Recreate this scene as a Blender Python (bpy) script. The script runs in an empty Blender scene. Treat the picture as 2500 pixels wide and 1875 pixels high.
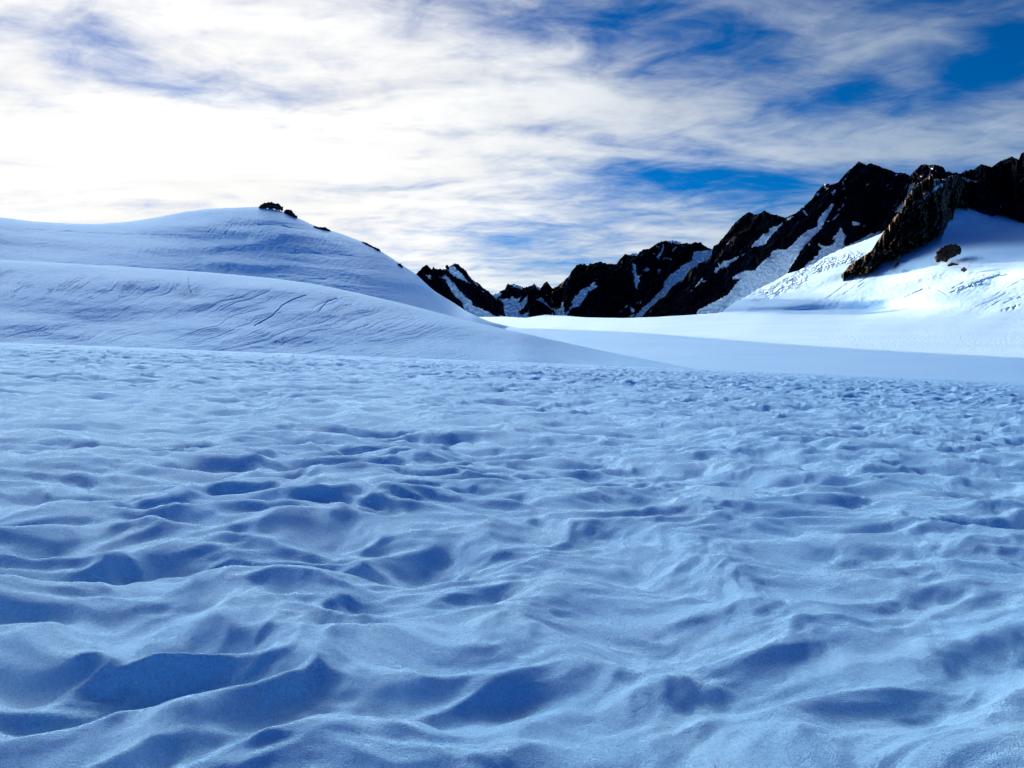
import bpy, math, random
import numpy as np

C = bpy.context.scene.collection
scn = bpy.context.scene
R = math.radians
random.seed(7)

# ------------------------------------------------------------------ camera, sun, sky
F = 1853.0            # focal length in units of the 2500-wide frame
CX, HY = 1250.0, 840.0   # principal column, eye-level row
CAMH = 1.6
cam_d = bpy.data.cameras.new("camera")
cam = bpy.data.objects.new("camera", cam_d)
C.objects.link(cam)
cam.location = (0, 0, CAMH)
cam.rotation_euler = (R(90), 0, 0)
cam_d.sensor_width = 36.0
cam_d.lens = 36.0 * F / 2500.0
cam_d.shift_y = -(937.5 - HY) / 2500.0
cam_d.clip_start = 0.1
cam_d.clip_end = 60000
scn.camera = cam

SUN_AZ, SUN_EL = R(-33.0), R(7.3)      # azimuth from +Y towards +X
sun_d = bpy.data.lights.new("sun", 'SUN')
sun_d.energy = 5.0
sun_d.angle = R(0.5)
sun_d.color = (1.0, 0.77, 0.53)
sun = bpy.data.objects.new("sun", sun_d)
C.objects.link(sun)
sun.rotation_euler = (R(90) - SUN_EL, 0, math.pi - SUN_AZ)
SDIR = (math.sin(SUN_AZ) * math.cos(SUN_EL), math.cos(SUN_AZ) * math.cos(SUN_EL), math.sin(SUN_EL))

scn.view_settings.view_transform = 'Standard'
scn.view_settings.look = 'None'
scn.view_settings.exposure = 1.55
scn.view_settings.gamma = 1.0
scn.cycles.use_denoising = True
scn.cycles.denoising_prefilter = 'NONE'
scn.cycles.denoising_input_passes = 'RGB_ALBEDO_NORMAL'
scn.cycles.max_bounces = 5
scn.cycles.diffuse_bounces = 4


class NT:
    """small helper round a node tree"""
    def __init__(self, tree):
        self.t = tree
        self.n = tree.nodes
        self.l = tree.links

    def link(self, a, b):
        self.l.new(a, b)

    def node(self, kind, **kw):
        n = self.n.new(kind)
        for k, v in kw.items():
            setattr(n, k, v)
        return n

    def put(self, sock, v):
        if hasattr(v, 'is_linked') or isinstance(v, bpy.types.NodeSocket):
            self.l.new(v, sock)
        else:
            sock.default_value = v

    def m(self, op, a, b=None, c=None, clamp=False):
        n = self.node('ShaderNodeMath', operation=op, use_clamp=clamp)
        self.put(n.inputs[0], a)
        if b is not None:
            self.put(n.inputs[1], b)
        if c is not None:
            self.put(n.inputs[2], c)
        return n.outputs[0]

    def ramp01(self, v, lo, hi, smooth=True):
        n = self.node('ShaderNodeMapRange')
        n.interpolation_type = 'SMOOTHSTEP' if smooth else 'LINEAR'
        self.put(n.inputs[0], v)
        self.put(n.inputs[1], lo)
        self.put(n.inputs[2], hi)
        n.inputs[3].default_value = 0
        n.inputs[4].default_value = 1
        return n.outputs[0]

    def mix(self, f, a, b, blend='MIX'):
        n = self.node('ShaderNodeMix', data_type='RGBA', blend_type=blend)
        self.put(n.inputs[0], f)
        self.put(n.inputs[6], a)
        self.put(n.inputs[7], b)
        return n.outputs[2]

    def noise(self, vec, scale, detail=6, rough=0.55, dist=0.0, lac=2.0):
        n = self.node('ShaderNodeTexNoise')
        n.inputs['Scale'].default_value = scale
        n.inputs['Detail'].default_value = detail
        n.inputs['Roughness'].default_value = rough
        n.inputs['Distortion'].default_value = dist
        n.inputs['Lacunarity'].default_value = lac
        if vec is not None:
            self.l.new(vec, n.inputs['Vector'])
        return n.outputs['Fac']


def build_world():
    w = bpy.data.worlds.new("World")
    scn.world = w
    w.use_nodes = True
    T = NT(w.node_tree)
    T.n.clear()
    out = T.node('ShaderNodeOutputWorld')
    bg = T.node('ShaderNodeBackground')
    bg.inputs['Strength'].default_value = 0.1
    T.link(bg.outputs[0], out.inputs[0])
    sky = T.node('ShaderNodeTexSky')
    sky.sky_type = 'NISHITA'
    sky.sun_disc = False
    sky.sun_elevation = SUN_EL
    sky.sun_rotation = SUN_AZ
    sky.altitude = 2000
    sky.air_density = 1.0
    sky.dust_density = 0.3
    sky.ozone_density = 3.0
    tc = T.node('ShaderNodeTexCoord')
    sep = T.node('ShaderNodeSeparateXYZ')
    T.link(tc.outputs['Generated'], sep.inputs[0])
    x, y, z = sep.outputs
    az = T.m('ARCTAN2', x, y)
    el = T.m('ARCSINE', z)
    # clear-air colour, deepened
    hs = T.node('ShaderNodeHueSaturation')
    hs.inputs['Saturation'].default_value = SKY_SAT
    hs.inputs['Value'].default_value = SKY_VAL
    T.link(sky.outputs[0], hs.inputs['Color'])
    blue = T.mix(1.0, hs.outputs[0], SKY_TINT, 'MULTIPLY')
    # closeness to the sun
    dot = T.node('ShaderNodeVectorMath', operation='DOT_PRODUCT')
    T.link(tc.outputs['Generated'], dot.inputs[0])
    dot.inputs[1].default_value = SDIR
    near = dot.outputs['Value']
    # cloud deck coordinates: view direction projected on a high flat layer
    zz = T.m('ADD', T.m('MAXIMUM', z, 0.0), 0.13)
    qx = T.m('DIVIDE', x, zz)
    qy = T.m('DIVIDE', y, zz)

    def plane(ang, sx, sy, ox=0.0):
        ca, sa = math.cos(R(ang)), math.sin(R(ang))
        u = T.m('ADD', T.m('MULTIPLY', qx, ca * sx), T.m('MULTIPLY', qy, sa * sx))
        v = T.m('ADD', T.m('MULTIPLY', qx, -sa * sy), T.m('MULTIPLY', qy, ca * sy))
        c = T.node('ShaderNodeCombineXYZ')
        T.link(u, c.inputs[0])
        T.link(v, c.inputs[1])
        c.inputs[2].default_value = ox
        return c.outputs[0]

    big = T.noise(plane(10, 0.8, 1.2, 3.1), 1.0, 5, 0.5, 0.4)
    mid = T.noise(plane(8, 1.5, 3.0, 7.7), 1.0, 10, 0.57, 0.55)
    fib = T.noise(plane(16, 2.2, 6.0, 1.3), 1.0, 10, 0.62, 0.5)
    puf = T.noise(plane(-25, 5.0, 7.0, 4.9), 1.0, 10, 0.60, 0.6)

    def spot(px, py, wx, wy, tilt=0.0):
        a0 = math.atan((px - CX) / F)
        e0 = math.atan((HY - py) / F * math.cos(a0))
        da = T.m('SUBTRACT', az, a0)
        de = T.m('SUBTRACT', el, e0)
        ct, st = math.cos(R(tilt)), math.sin(R(tilt))
        u = T.m('DIVIDE', T.m('ADD', T.m('MULTIPLY', da, ct), T.m('MULTIPLY', de, st)), wx / F)
        v = T.m('DIVIDE', T.m('ADD', T.m('MULTIPLY', da, -st), T.m('MULTIPLY', de, ct)), wy / F)
        r2 = T.m('ADD', T.m('MULTIPLY', u, u), T.m('MULTIPLY', v, v))
        return T.m('POWER', 2.718, T.m('MULTIPLY', r2, -1.0))

    cov = T.m('MULTIPLY', big, 0.5)
    cov = T.m('ADD', cov, T.m('MULTIPLY', mid, 1.05))
    cov = T.m('ADD', cov, T.m('MULTIPLY', fib, 0.34))
    cov = T.m('ADD', cov, T.m('MULTIPLY', puf, 0.75))      # mean about 1.01
    # how the deck thins away from the sun side, plus a made-up fill band above the view
    cov = T.m('ADD', cov, T.m('MULTIPLY', T.m('SUBTRACT', near, 0.80), 0.50))
    for (px, py, wx, wy, tl, amp) in SPOTS:
        cov = T.m('ADD', cov, T.m('MULTIPLY', spot(px, py, wx, wy, tl), amp))
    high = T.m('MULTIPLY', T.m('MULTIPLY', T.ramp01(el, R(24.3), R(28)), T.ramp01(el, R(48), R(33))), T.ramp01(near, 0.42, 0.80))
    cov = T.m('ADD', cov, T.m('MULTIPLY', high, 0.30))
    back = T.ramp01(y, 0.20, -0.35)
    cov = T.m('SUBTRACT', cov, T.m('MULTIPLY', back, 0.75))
    sunny = T.ramp01(near, 0.72, 0.97)
    cov = T.m('ADD', cov, T.m('MULTIPLY', sunny, 0.15))
    dens = T.m('MULTIPLY', T.ramp01(cov, 0.88, 1.70), T.m('ADD', 0.74, T.m('MULTIPLY', T.ramp01(near, 0.5, 0.9), 0.24)))
    # cloud brightness: forward scattering near the sun, plus the added unseen band that lights the snow
    glow = T.ramp01(near, 0.45, 0.99)
    lum = T.m('ADD', 2.3, T.m('MULTIPLY', glow, 1.2))
    lum = T.m('ADD', lum, T.m('MULTIPLY', high, HIGH_FILL_LUM))
    lum = T.m('MULTIPLY', lum, T.m('ADD', 0.72, T.m('MULTIPLY', mid, 0.56)))
    tint = T.mix(glow, (0.74, 0.88, 1.0, 1), (1.0, 0.99, 0.965, 1))
    tint = T.mix(T.m('MULTIPLY', high, 0.95), tint, HIGH_FILL_TINT)
    cl = T.node('ShaderNodeVectorMath', operation='SCALE')
    T.link(tint, cl.inputs[0])
    T.link(lum, cl.inputs[3])
    blue = T.mix(back, blue, T.mix(1.0, blue, (0.05, 0.72, 1.1, 1), 'MULTIPLY'))  # unseen sky behind the camera darkened and blued to deepen the hollows
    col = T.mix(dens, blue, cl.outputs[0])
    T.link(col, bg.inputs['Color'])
    try:
        w.cycles.sampling_method = 'MANUAL'
        w.cycles.sample_map_resolution = 1024
    except Exception:
        pass


HIGH_FILL_LUM = 42.0
HIGH_FILL_TINT = (0.69, 0.87, 1.0, 1)
SKY_SAT, SKY_VAL = 1.4, 0.42
SKY_TINT = (0.80, 0.80, 1.1, 1)
SPOTS = [
    (1640, 440, 240, 40, -3, -0.50), (1930, 440, 120, 30, 0, -0.25), (2050, 235, 110, 48, 10, -0.42),
    (2360, 210, 130, 70, 30, -0.34), (2490, 120, 90, 160, 0, -0.06), (1200, 50, 260, 80, -12, -0.17),
    (1560, 60, 330, 70, -8, -0.28), (1860, 300, 120, 60, 0, -0.12), (1200, 570, 260, 40, 0, -0.20), (1250, 640, 160, 22, 0, -0.12),
    (140, 60, 360, 80, -10, -0.15), (470, 230, 170, 26, 0, -0.22), (300, 160, 160, 30, -12, -0.16),
    (1350, 260, 420, 110, -8, 0.22), (2150, 110, 230, 90, 10, 0.19), (2330, 310, 220, 60, 8, 0.36), (1950, 330, 120, 50, 0, 0.12),
    (1650, 260, 180, 40, -6, 0.18), (500, 420, 700, 120, 0, 0.20), (1700, 585, 260, 50, 0, 0.20), (1980, 385, 150, 18, -4, 0.25),
]
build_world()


# ------------------------------------------------------------------ numeric noise
def _hash(ix, iy, seed):
    h = (ix.astype(np.int64) * 374761393 + iy.astype(np.int64) * 668265263 + seed * 1442695041) & 0xFFFFFFFF
    h = ((h ^ (h >> 13)) * 1274126177) & 0xFFFFFFFF
    h = h ^ (h >> 16)
    return h


def pn(x, y, seed=0):
    """2-D gradient noise, about -0.8..0.8"""
    x = np.asarray(x, float)
    y = np.asarray(y, float)
    ix = np.floor(x)
    iy = np.floor(y)
    fx = x - ix
    fy = y - iy
    ux = fx * fx * fx * (fx * (fx * 6 - 15) + 10)
    uy = fy * fy * fy * (fy * (fy * 6 - 15) + 10)

    def g(dx, dy):
        a = _hash(ix + dx, iy + dy, seed) * (2 * math.pi / 4294967296.0)
        return np.cos(a) * (fx - dx) + np.sin(a) * (fy - dy)
    a = g(0, 0)
    b = g(1, 0)
    c = g(0, 1)
    d = g(1, 1)
    return 1.5 * ((a + (b - a) * ux) * (1 - uy) + (c + (d - c) * ux) * uy)


def fbm(x, y, octv=4, seed=0, gain=0.5, lac=2.03):
    s = 0
    a = 1.0
    for o in range(octv):
        s = s + a * pn(x, y, seed + 17 * o)
        x = x * lac + 13.7
        y = y * lac - 7.3
        a *= gain
    return s


def ridged(x, y, octv=4, seed=0, gain=0.5, lac=2.07):
    s = 0
    a = 1.0
    for o in range(octv):
        n = 1 - np.abs(pn(x, y, seed + 29 * o)) * 1.6
        s = s + a * n
        x = x * lac + 5.1
        y = y * lac + 9.7
        a *= gain
    return s


def cells(x, y, seed=0):
    """distance to nearest and second nearest feature point, and an id per cell"""
    ix = np.floor(x)
    iy = np.floor(y)
    f1 = np.full(np.shape(x), 9.0)
    f2 = np.full(np.shape(x), 9.0)
    idd = np.zeros(np.shape(x))
    for dx in (-1, 0, 1):
        for dy in (-1, 0, 1):
            cx = ix + dx
            cy = iy + dy
            h = _hash(cx, cy, seed)
            jx = cx + (h & 0xFFFF) / 65536.0
            jy = cy + ((h >> 16) & 0xFFFF) / 65536.0
            d = np.sqrt((jx - x) ** 2 + (jy - y) ** 2)
            n = d < f1
            f2 = np.where(n, f1, np.minimum(f2, d))
            idd = np.where(n, (h & 1023) / 1023.0, idd)
            f1 = np.where(n, d, f1)
    return f1, f2, idd


def pits(x, y, seed, rad):
    """sum of round hollows of varied depth, one per cell"""
    ix = np.floor(x)
    iy = np.floor(y)
    s = 0
    for dx in (-1, 0, 1):
        for dy in (-1, 0, 1):
            h = _hash(ix + dx, iy + dy, seed)
            jx = ix + dx + 0.15 + 0.7 * (h & 0xFFFF) / 65536.0
            jy = iy + dy + 0.15 + 0.7 * ((h >> 16) & 0xFFFF) / 65536.0
            w = 0.15 + 0.85 * ((h >> 5) & 1023) / 1023.0
            s = s + w * np.exp(-((jx - x) ** 2 + (jy - y) ** 2) / (rad * rad * (0.6 + 0.7 * w)))
    return s


def smooth(a, b, x):
    t = np.clip((x - a) / (b - a), 0, 1)
    return t * t * (3 - 2 * t)


def curve(pts, x, soft=0):
    pts = sorted(pts)
    xs = np.array([p[0] for p in pts], float)
    ys = np.array([p[1] for p in pts], float)
    if soft:      # gentle rounding of a polyline
        s = 0
        ws = 0
        for k in np.linspace(-1.25, 1.25, 41):
            w = math.exp(-2.2 * k * k)
            s = s + w * np.interp(x + k * soft, xs, ys)
            ws += w
        return s / ws
    return np.interp(x, xs, ys)


def in_poly(px, py, poly):
    r = np.zeros(px.shape, bool)
    n = len(poly)
    j = n - 1
    for i in range(n):
        xi, yi = poly[i]
        xj, yj = poly[j]
        if yi != yj:
            cnd = ((yi > py) != (yj > py)) & (px < (xj - xi) * (py - yi) / (yj - yi) + xi)
            r ^= cnd
        j = i
    return r


def seg_dist(px, py, line):
    d = np.full(px.shape, 1e9)
    for (ax, ay), (bx, by) in zip(line[:-1], line[1:]):
        vx, vy = bx - ax, by - ay
        t = np.clip(((px - ax) * vx + (py - ay) * vy) / (vx * vx + vy * vy + 1e-9), 0, 1)
        d = np.minimum(d, np.hypot(px - ax - t * vx, py - ay - t * vy))
    return d


def box_blur(a, k):
    for ax in (0, 1):
        c = np.cumsum(np.concatenate([np.repeat(np.take(a, [0], ax), k, ax), a, np.repeat(np.take(a, [-1], ax), k, ax)], ax), ax)
        n = a.shape[ax]
        hi = np.take(c, range(2 * k, 2 * k + n), ax)
        lo = np.take(c, range(0, n), ax)
        a = (hi - lo) / (2 * k)
    return a


# the tracing scale of each study sheet: origin and step
ZO = {1: (1000, 630, .13562), 2: (1200, 610, .13562), 3: (1450, 570, .13562), 4: (1650, 480, .18083),
      5: (1900, 380, .18083), 6: (2200, 360, .18083), 7: (2000, 580, .22604), 8: (600, 470, .18083)}


def Z(k, *pts):
    ox, oy, s = ZO[k]
    return [(ox + s * a, oy + s * b) for a, b in pts]


def world_pt(px, py, D):
    return np.stack([(px - CX) / F * D, D + 0 * px, CAMH + (HY - py) / F * D], -1)


# ------------------------------------------------------------------ mesh building
def mesh_from(name, V, Q, mat, parent=None, smooth_shade=True):
    me = bpy.data.meshes.new(name)
    V = np.ascontiguousarray(V, np.float32)
    Q = np.ascontiguousarray(Q, np.int32)
    me.vertices.add(len(V))
    me.vertices.foreach_set("co", V.ravel())
    k = Q.shape[1]
    me.loops.add(Q.size)
    me.loops.foreach_set("vertex_index", Q.ravel())
    me.polygons.add(len(Q))
    me.polygons.foreach_set("loop_start", np.arange(0, Q.size, k, dtype=np.int32))
    me.polygons.foreach_set("use_smooth", np.full(len(Q), smooth_shade))
    me.update(calc_edges=True)
    me.materials.append(mat)
    o = bpy.data.objects.new(name, me)
    C.objects.link(o)
    if parent is not None:
        o.parent = parent
    return o


def grid_quads(nv, nu):
    i = np.arange(nv - 1)[:, None] * nu + np.arange(nu - 1)[None, :]
    return np.stack([i, i + 1, i + nu + 1, i + nu], -1).reshape(-1, 4)


def compact(V, Q):
    u, inv = np.unique(Q.ravel(), return_inverse=True)
    return V[u], inv.reshape(Q.shape)


def tag(o, label=None, cat=None, group=None, kind=None):
    if label:
        o['label'] = label
    if cat:
        o['category'] = cat
    if group:
        o['group'] = group
    if kind:
        o['kind'] = kind
    return o


# ------------------------------------------------------------------ materials
def new_mat(name):
    m = bpy.data.materials.new(name)
    m.use_nodes = True
    T = NT(m.node_tree)
    T.n.clear()
    out = T.node('ShaderNodeOutputMaterial')
    p = T.node('ShaderNodeBsdfPrincipled')
    T.link(p.outputs[0], out.inputs[0])
    geo = T.node('ShaderNodeNewGeometry')
    return m, T, p, geo.outputs['Position']


def bump(T, p, h, dist, strength=1.0, prev=None):
    b = T.node('ShaderNodeBump')
    b.inputs['Strength'].default_value = strength
    b.inputs['Distance'].default_value = dist
    T.link(h, b.inputs['Height'])
    if prev is not None:
        T.link(prev, b.inputs['Normal'])
    return b.outputs[0]


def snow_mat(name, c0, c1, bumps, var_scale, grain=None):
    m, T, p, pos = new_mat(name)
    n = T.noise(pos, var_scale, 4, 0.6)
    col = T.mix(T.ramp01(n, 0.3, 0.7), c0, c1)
    if grain:
        g = T.m('ADD', T.noise(pos, grain, 2, 0.7), T.m('MULTIPLY', T.noise(pos, grain * 0.3, 2, 0.6), 0.6))
        v = T.m('ADD', 0.28, T.m('MULTIPLY', g, 0.88))
        cv = T.node('ShaderNodeVectorMath', operation='SCALE')
        T.link(col, cv.inputs[0])
        T.link(v, cv.inputs[3])
        col = cv.outputs[0]
    T.link(col, p.inputs['Base Color'])
    p.inputs['Roughness'].default_value = 0.65
    p.inputs['Specular IOR Level'].default_value = 0.25
    nrm = None
    for sc, det, d in bumps:
        nrm = bump(T, p, T.noise(pos, sc, det, 0.65), d, 1.0, nrm)
    if nrm is not None:
        T.link(nrm, p.inputs['Normal'])
    return m


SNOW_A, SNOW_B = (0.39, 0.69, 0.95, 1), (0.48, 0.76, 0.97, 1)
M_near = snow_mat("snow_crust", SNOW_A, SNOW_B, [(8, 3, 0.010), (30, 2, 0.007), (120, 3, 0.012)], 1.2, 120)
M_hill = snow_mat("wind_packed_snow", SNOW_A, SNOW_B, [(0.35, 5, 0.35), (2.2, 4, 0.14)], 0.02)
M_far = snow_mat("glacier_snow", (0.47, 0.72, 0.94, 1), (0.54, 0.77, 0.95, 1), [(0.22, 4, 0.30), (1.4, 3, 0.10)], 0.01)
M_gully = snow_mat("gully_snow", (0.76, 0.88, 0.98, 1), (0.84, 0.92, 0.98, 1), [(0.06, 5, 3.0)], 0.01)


def rock_mat(name, cols, scale, bd):
    m, T, p, pos = new_mat(name)
    n1 = T.noise(pos, scale, 8, 0.65, 0.4)
    n2 = T.noise(pos, scale * 0.22, 5, 0.6)
    a = T.mix(T.ramp01(n1, 0.35, 0.68), cols[0], cols[1])
    T.link(T.mix(T.ramp01(n2, 0.48, 0.68), a, cols[2]), p.inputs['Base Color'])
    p.inputs['Roughness'].default_value = 0.85
    p.inputs['Specular IOR Level'].default_value = 0.02
    nrm = bump(T, p, T.noise(pos, scale * 1.6, 7, 0.7), bd)
    T.link(nrm, p.inputs['Normal'])
    return m


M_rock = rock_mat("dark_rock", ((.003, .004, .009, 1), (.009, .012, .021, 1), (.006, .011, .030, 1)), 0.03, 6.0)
M_spur = rock_mat("brown_rock", ((.016, .013, .012, 1), (.23, .175, .135, 1), (.11, .088, .07, 1)), 0.05, 5.0)
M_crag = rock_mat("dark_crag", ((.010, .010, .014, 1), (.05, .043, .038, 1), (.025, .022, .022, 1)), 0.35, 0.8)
M_boul = rock_mat("weathered_rock", ((.010, .009, .009, 1), (.09, .062, .042, 1), (.03, .023, .019, 1)), 0.12, 2.0)


# ------------------------------------------------------------------ near snow field
PA, PB = -0.0392, -0.0175       # tilt of the near field


def near_base(x, y):
    return CAMH * 0 + PA * x + PB * y


def bumps(x, y):
    th = R(17)
    x = x * 1.33
    y = y * 1.33
    wx = x + 0.45 * fbm(x * 0.45, y * 0.45, 2, 11)
    wy = y + 0.45 * fbm(x * 0.45 + 9, y * 0.45 + 4, 2, 12)
    u = wx * math.cos(th) + wy * math.sin(th)
    v = -wx * math.sin(th) + wy * math.cos(th)
    n = pn(u / 2.5, v / 1.05, 21)
    crest = 1 - np.sqrt(n * n + 0.009) * 1.9
    n2 = pn(u / 1.4 + 3.3, v / 0.62 + 8.1, 22)
    crest2 = 1 - np.sqrt(n2 * n2 + 0.006) * 1.9
    low = fbm(u / 4.2, v / 2.6, 2, 23)
    big = fbm(x / 17, y / 12, 2, 24)
    pit = pits(u / 1.6, v / 0.85, 5, 0.42) + 0.14 * pits(u / 0.8 + 4, v / 0.5 + 7, 6, 0.4)
    amp = 0.70 + 0.6 * smooth(-0.4, 0.5, pn(x / 9, y / 9, 25))
    n3 = pn(u / 0.55 + 1.3, v / 0.33 + 2.1, 27)
    crest3 = 1 - np.sqrt(n3 * n3 + 0.010) * 1.9
    h = amp * (0.110 * crest + 0.066 * crest2 + 0.022 * crest3 - 0.105 * pit) + 0.13 * low + 0.18 * big
    h = h + 0.012 * fbm(u / 0.34, v / 0.22, 2, 26)
    return h


def build_near():
    rr = [0.7]
    while rr[-1] < 270:
        r = rr[-1]
        px = r * r / (CAMH * 759.0) * 0.62
        cap = 0.22 if r < 110 else 0.22 + (r - 110) * 0.006
        rr.append(r + max(0.012, min(px, cap)))
    rr = np.array(rr)
    n_in = len(rr)
    far = np.array([300, 360, 450, 600, 900, 1500, 2600, 4500, 8000.])
    rr = np.concatenate([rr, far])
    fine = np.linspace(R(-42), R(42), 1180)
    side_l = np.linspace(R(-180), R(-42), 90)[:-1]
    side_r = np.linspace(R(42), R(180), 90)[1:]
    a = np.concatenate([side_l, fine, side_r])
    rg, ag = np.meshgrid(rr, a, indexing='ij')
    x = rg * np.sin(ag)
    y = rg * np.cos(ag)
    fade = smooth(268, 170, rg)
    h = bumps(x, y) * (0.28 + 0.72 * fade) * (1 + 0.45 * smooth(16, 70, rg))
    h = h - h[(rg < 2.0)].mean()
    flat = np.minimum(rg, 270.0)
    z = near_base(flat * np.sin(ag), flat * np.cos(ag)) + h
    z = z - 0.75 * np.exp(-(rg / 7.0) ** 2)      # we stand in a shallow dip
    drop = np.maximum(rg - 270, 0)
    front = smooth(R(115), R(60), np.abs(ag))
    z = z - front * np.minimum(drop * 0.25, 60)
    V = np.stack([x, y, z], -1).reshape(-1, 3)
    Q = grid_quads(len(rr), len(a))
    # close the small hole under the camera with a centre fan
    nu = len(a)
    c = len(V)
    V = np.concatenate([V, [[0, 0, float(z[0].mean())]]])
    fan = np.stack([np.full(nu - 1, c), np.arange(nu - 1), np.arange(1, nu), np.full(nu - 1, c)], -1)
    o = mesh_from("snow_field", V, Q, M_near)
    tag(o, "rolling blue-shaded snow field with dimpled hollows and soft crests in the foreground", "snow field", kind='structure')
    return o


# ------------------------------------------------------------------ sheets of terrain further off
def sheet(name, px, bot, top, ny, depth, mat, back, ease=1.0, keep=None, smooth_shade=True):
    t = np.linspace(0, 1, ny)[:, None]
    t = 1 - (1 - t) ** ease
    PY = bot[None, :] + (top - bot)[None, :] * t
    PX = np.repeat(px[None, :], ny, 0)
    D = depth(PX, PY, np.repeat(t, len(px), 1))
    P = world_pt(PX, PY, D)
    rows = [P]
    last = P[-1]
    for d, dz in back:
        q = last.copy()
        n = np.hypot(last[:, 0], last[:, 1])
        q[:, 0] += last[:, 0] / n * d
        q[:, 1] += last[:, 1] / n * d
        q[:, 2] = np.maximum(q[:, 2] - dz, -120) if dz < 1e5 else -120
        rows.append(q[None])
    V = np.concatenate(rows, 0)
    nv, nu = V.shape[:2]
    return V.reshape(-1, 3), grid_quads(nv, nu), (nv, nu), PX, PY


def p2s(*pts):        # the 2212-wide tracing
    k = 2500 / 2212.0
    return [(a * k, b * k) for a, b in pts]


B_TOP = p2s((-900, 540), (-400, 552), (0, 561), (220, 573), (450, 588), (600, 602), (700, 617), (800, 639), (900, 663), (1000, 690), (1100, 713), (1200, 735),
            (1300, 757), (1400, 777), (1500, 797), (1600, 815), (1700, 832))
C_TOP = p2s((-1500, 300), (-1000, 380), (-600, 420), (-300, 445), (-120, 458), (0, 469), (70, 478), (150, 483), (210, 483.5), (270, 480), (340, 469), (400, 457), (450, 451), (480, 449.5), (560, 447.5), (600, 455), (640, 468),
            (680, 484), (720, 497), (760, 515), (800, 535), (840, 560), (870, 582), (900, 606), (940, 636), (980, 660), (1020, 678),
            (1060, 694), (1100, 707), (1150, 722))
C_TOP = [q for q in C_TOP if q[0] < 590] + [(600, 505.8), (631.6, 504.4), (654, 506), (681, 513), (712, 526), (734, 534.7), (763.7, 549.4), (788, 557.6), (824, 567.4), (882, 589.2), (905.6, 599),
                                               (931.6, 614), (961.7, 633.6), (1000, 659), (1016, 669), (1028.5, 681), (1054, 706), (1081, 723.6), (1099, 733.7), (1118, 746), (1135.6, 757.5), (1142, 762), (1159, 769), (1176, 777), (1197, 786), (1217, 790.5), (1260, 801), (1300, 822)]


def near_top(px):
    return 823 + 98 * px / 2500.0


def build_lower_slope():
    px = np.concatenate([np.arange(-1000, -60, 6.0), np.arange(-60, 1900, 1.35)])
    top = curve(B_TOP, px, 40)
    bot = near_top(px) + 46
    bot = np.maximum(bot, top + 6)
    dtop = curve([(-1000, 350), (0, 340), (500, 335), (900, 330), (1250, 330), (1500, 335), (1750, 310), (1900, 300)], px, 150)

    wq = smooth(1250, 1700, px)
    dtop = dtop * (1 - wq) + (ground_depth(px, top) ** -4.0 + 700.0 ** -4) ** -0.25 * 0.995 * wq

    def depth(PX, PY, t):
        s = np.clip((bot[None] - PY) / np.maximum(bot - top, 1)[None], 0, 1)
        d0 = 225.0
        g = 0.80 * s ** 0.85 + 0.20 * (1 - np.sqrt(np.clip(1 - s ** 3, 0, 1)))
        D = d0 * (dtop[None] / d0) ** g
        w = smooth(0, 0.12, s) * smooth(1.0, 0.85, s)
        D = D + w * (4 * fbm(PX / 420, PY / 90, 2, 41) + 0.6 * fbm(PX / 90, PY / 26, 2, 42))
        # long wind-cut grooves sweeping down to the left
        q = PX + 0.0 * PY
        bend = (PY - 640) / 100.0
        ccx = q + 95 * bend + 62 * bend ** 2 * np.sign(bend + 1e-6) + 26 * fbm(PX / 150, PY / 50, 3, 44)
        al = PY + 0.25 * PX
        n = np.abs(pn(ccx / 11.0, al / 110.0, 45))
        n2 = np.abs(pn(ccx / 6.0 + 7, al / 60.0, 46))
        gro = smooth(0.16, 0.02, n) * smooth(-0.45, 0.1, pn(ccx / 30, al / 30, 40)) + 0.5 * smooth(0.2, 0.02, n2) * smooth(-0.3, 0.2, pn(ccx / 25 + 9, al / 25, 39))
        mask = smooth(0.08, 0.25, s) * smooth(0.98, 0.80, s) * (0.45 + 0.55 * smooth(-0.45, 0.2, fbm(PX / 260, PY / 90, 2, 47)))
        mask = mask * smooth(1400, 950, PX)
        D = D + gro * mask * 0.75 * D / 420.0
        for ln in (Z(9, (1500, 545), (1440, 565), (1385, 595), (1340, 645), (1250, 695)), Z(9, (1655, 560), (1610, 575), (1580, 605), (1562, 630)), Z(9, (925, 465), (928, 505), (945, 545))):
            D = D + smooth(1.5, 0.3, seg_dist(PX + 1.5 * pn(PX / 6, PY / 6, 48), PY, ln)) * 1.6
        D = D + 0.18 * D / 400 * fbm(PX / 9, PY / 4.5, 2, 49)
        return D
    V, Q, shp, _, PYs = sheet("snow_slope", px, bot, top, 270, depth, M_hill, [(30, 4), (60, 14), (120, 40), (200, 90)], 1.25)
    n0 = PYs.size
    ss = np.clip((bot[None] - PYs) / np.maximum(bot - top, 1)[None], 0, 1).ravel()
    V[:n0, 2] += 0.45 * bumps(V[:n0, 0], V[:n0, 1]) * smooth(0.62, 0.1, ss)
    o = mesh_from("snow_slope", V, Q, M_hill)
    return tag(o, "lower shaded snow slope with fine wind grooves below the domed hill", "snow slope", kind='structure')


ZO[9] = (0, 450, 0.49729)


def zc(*p):
    return [(a * .565, 440 + b * .565) for a, b in p]


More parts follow.
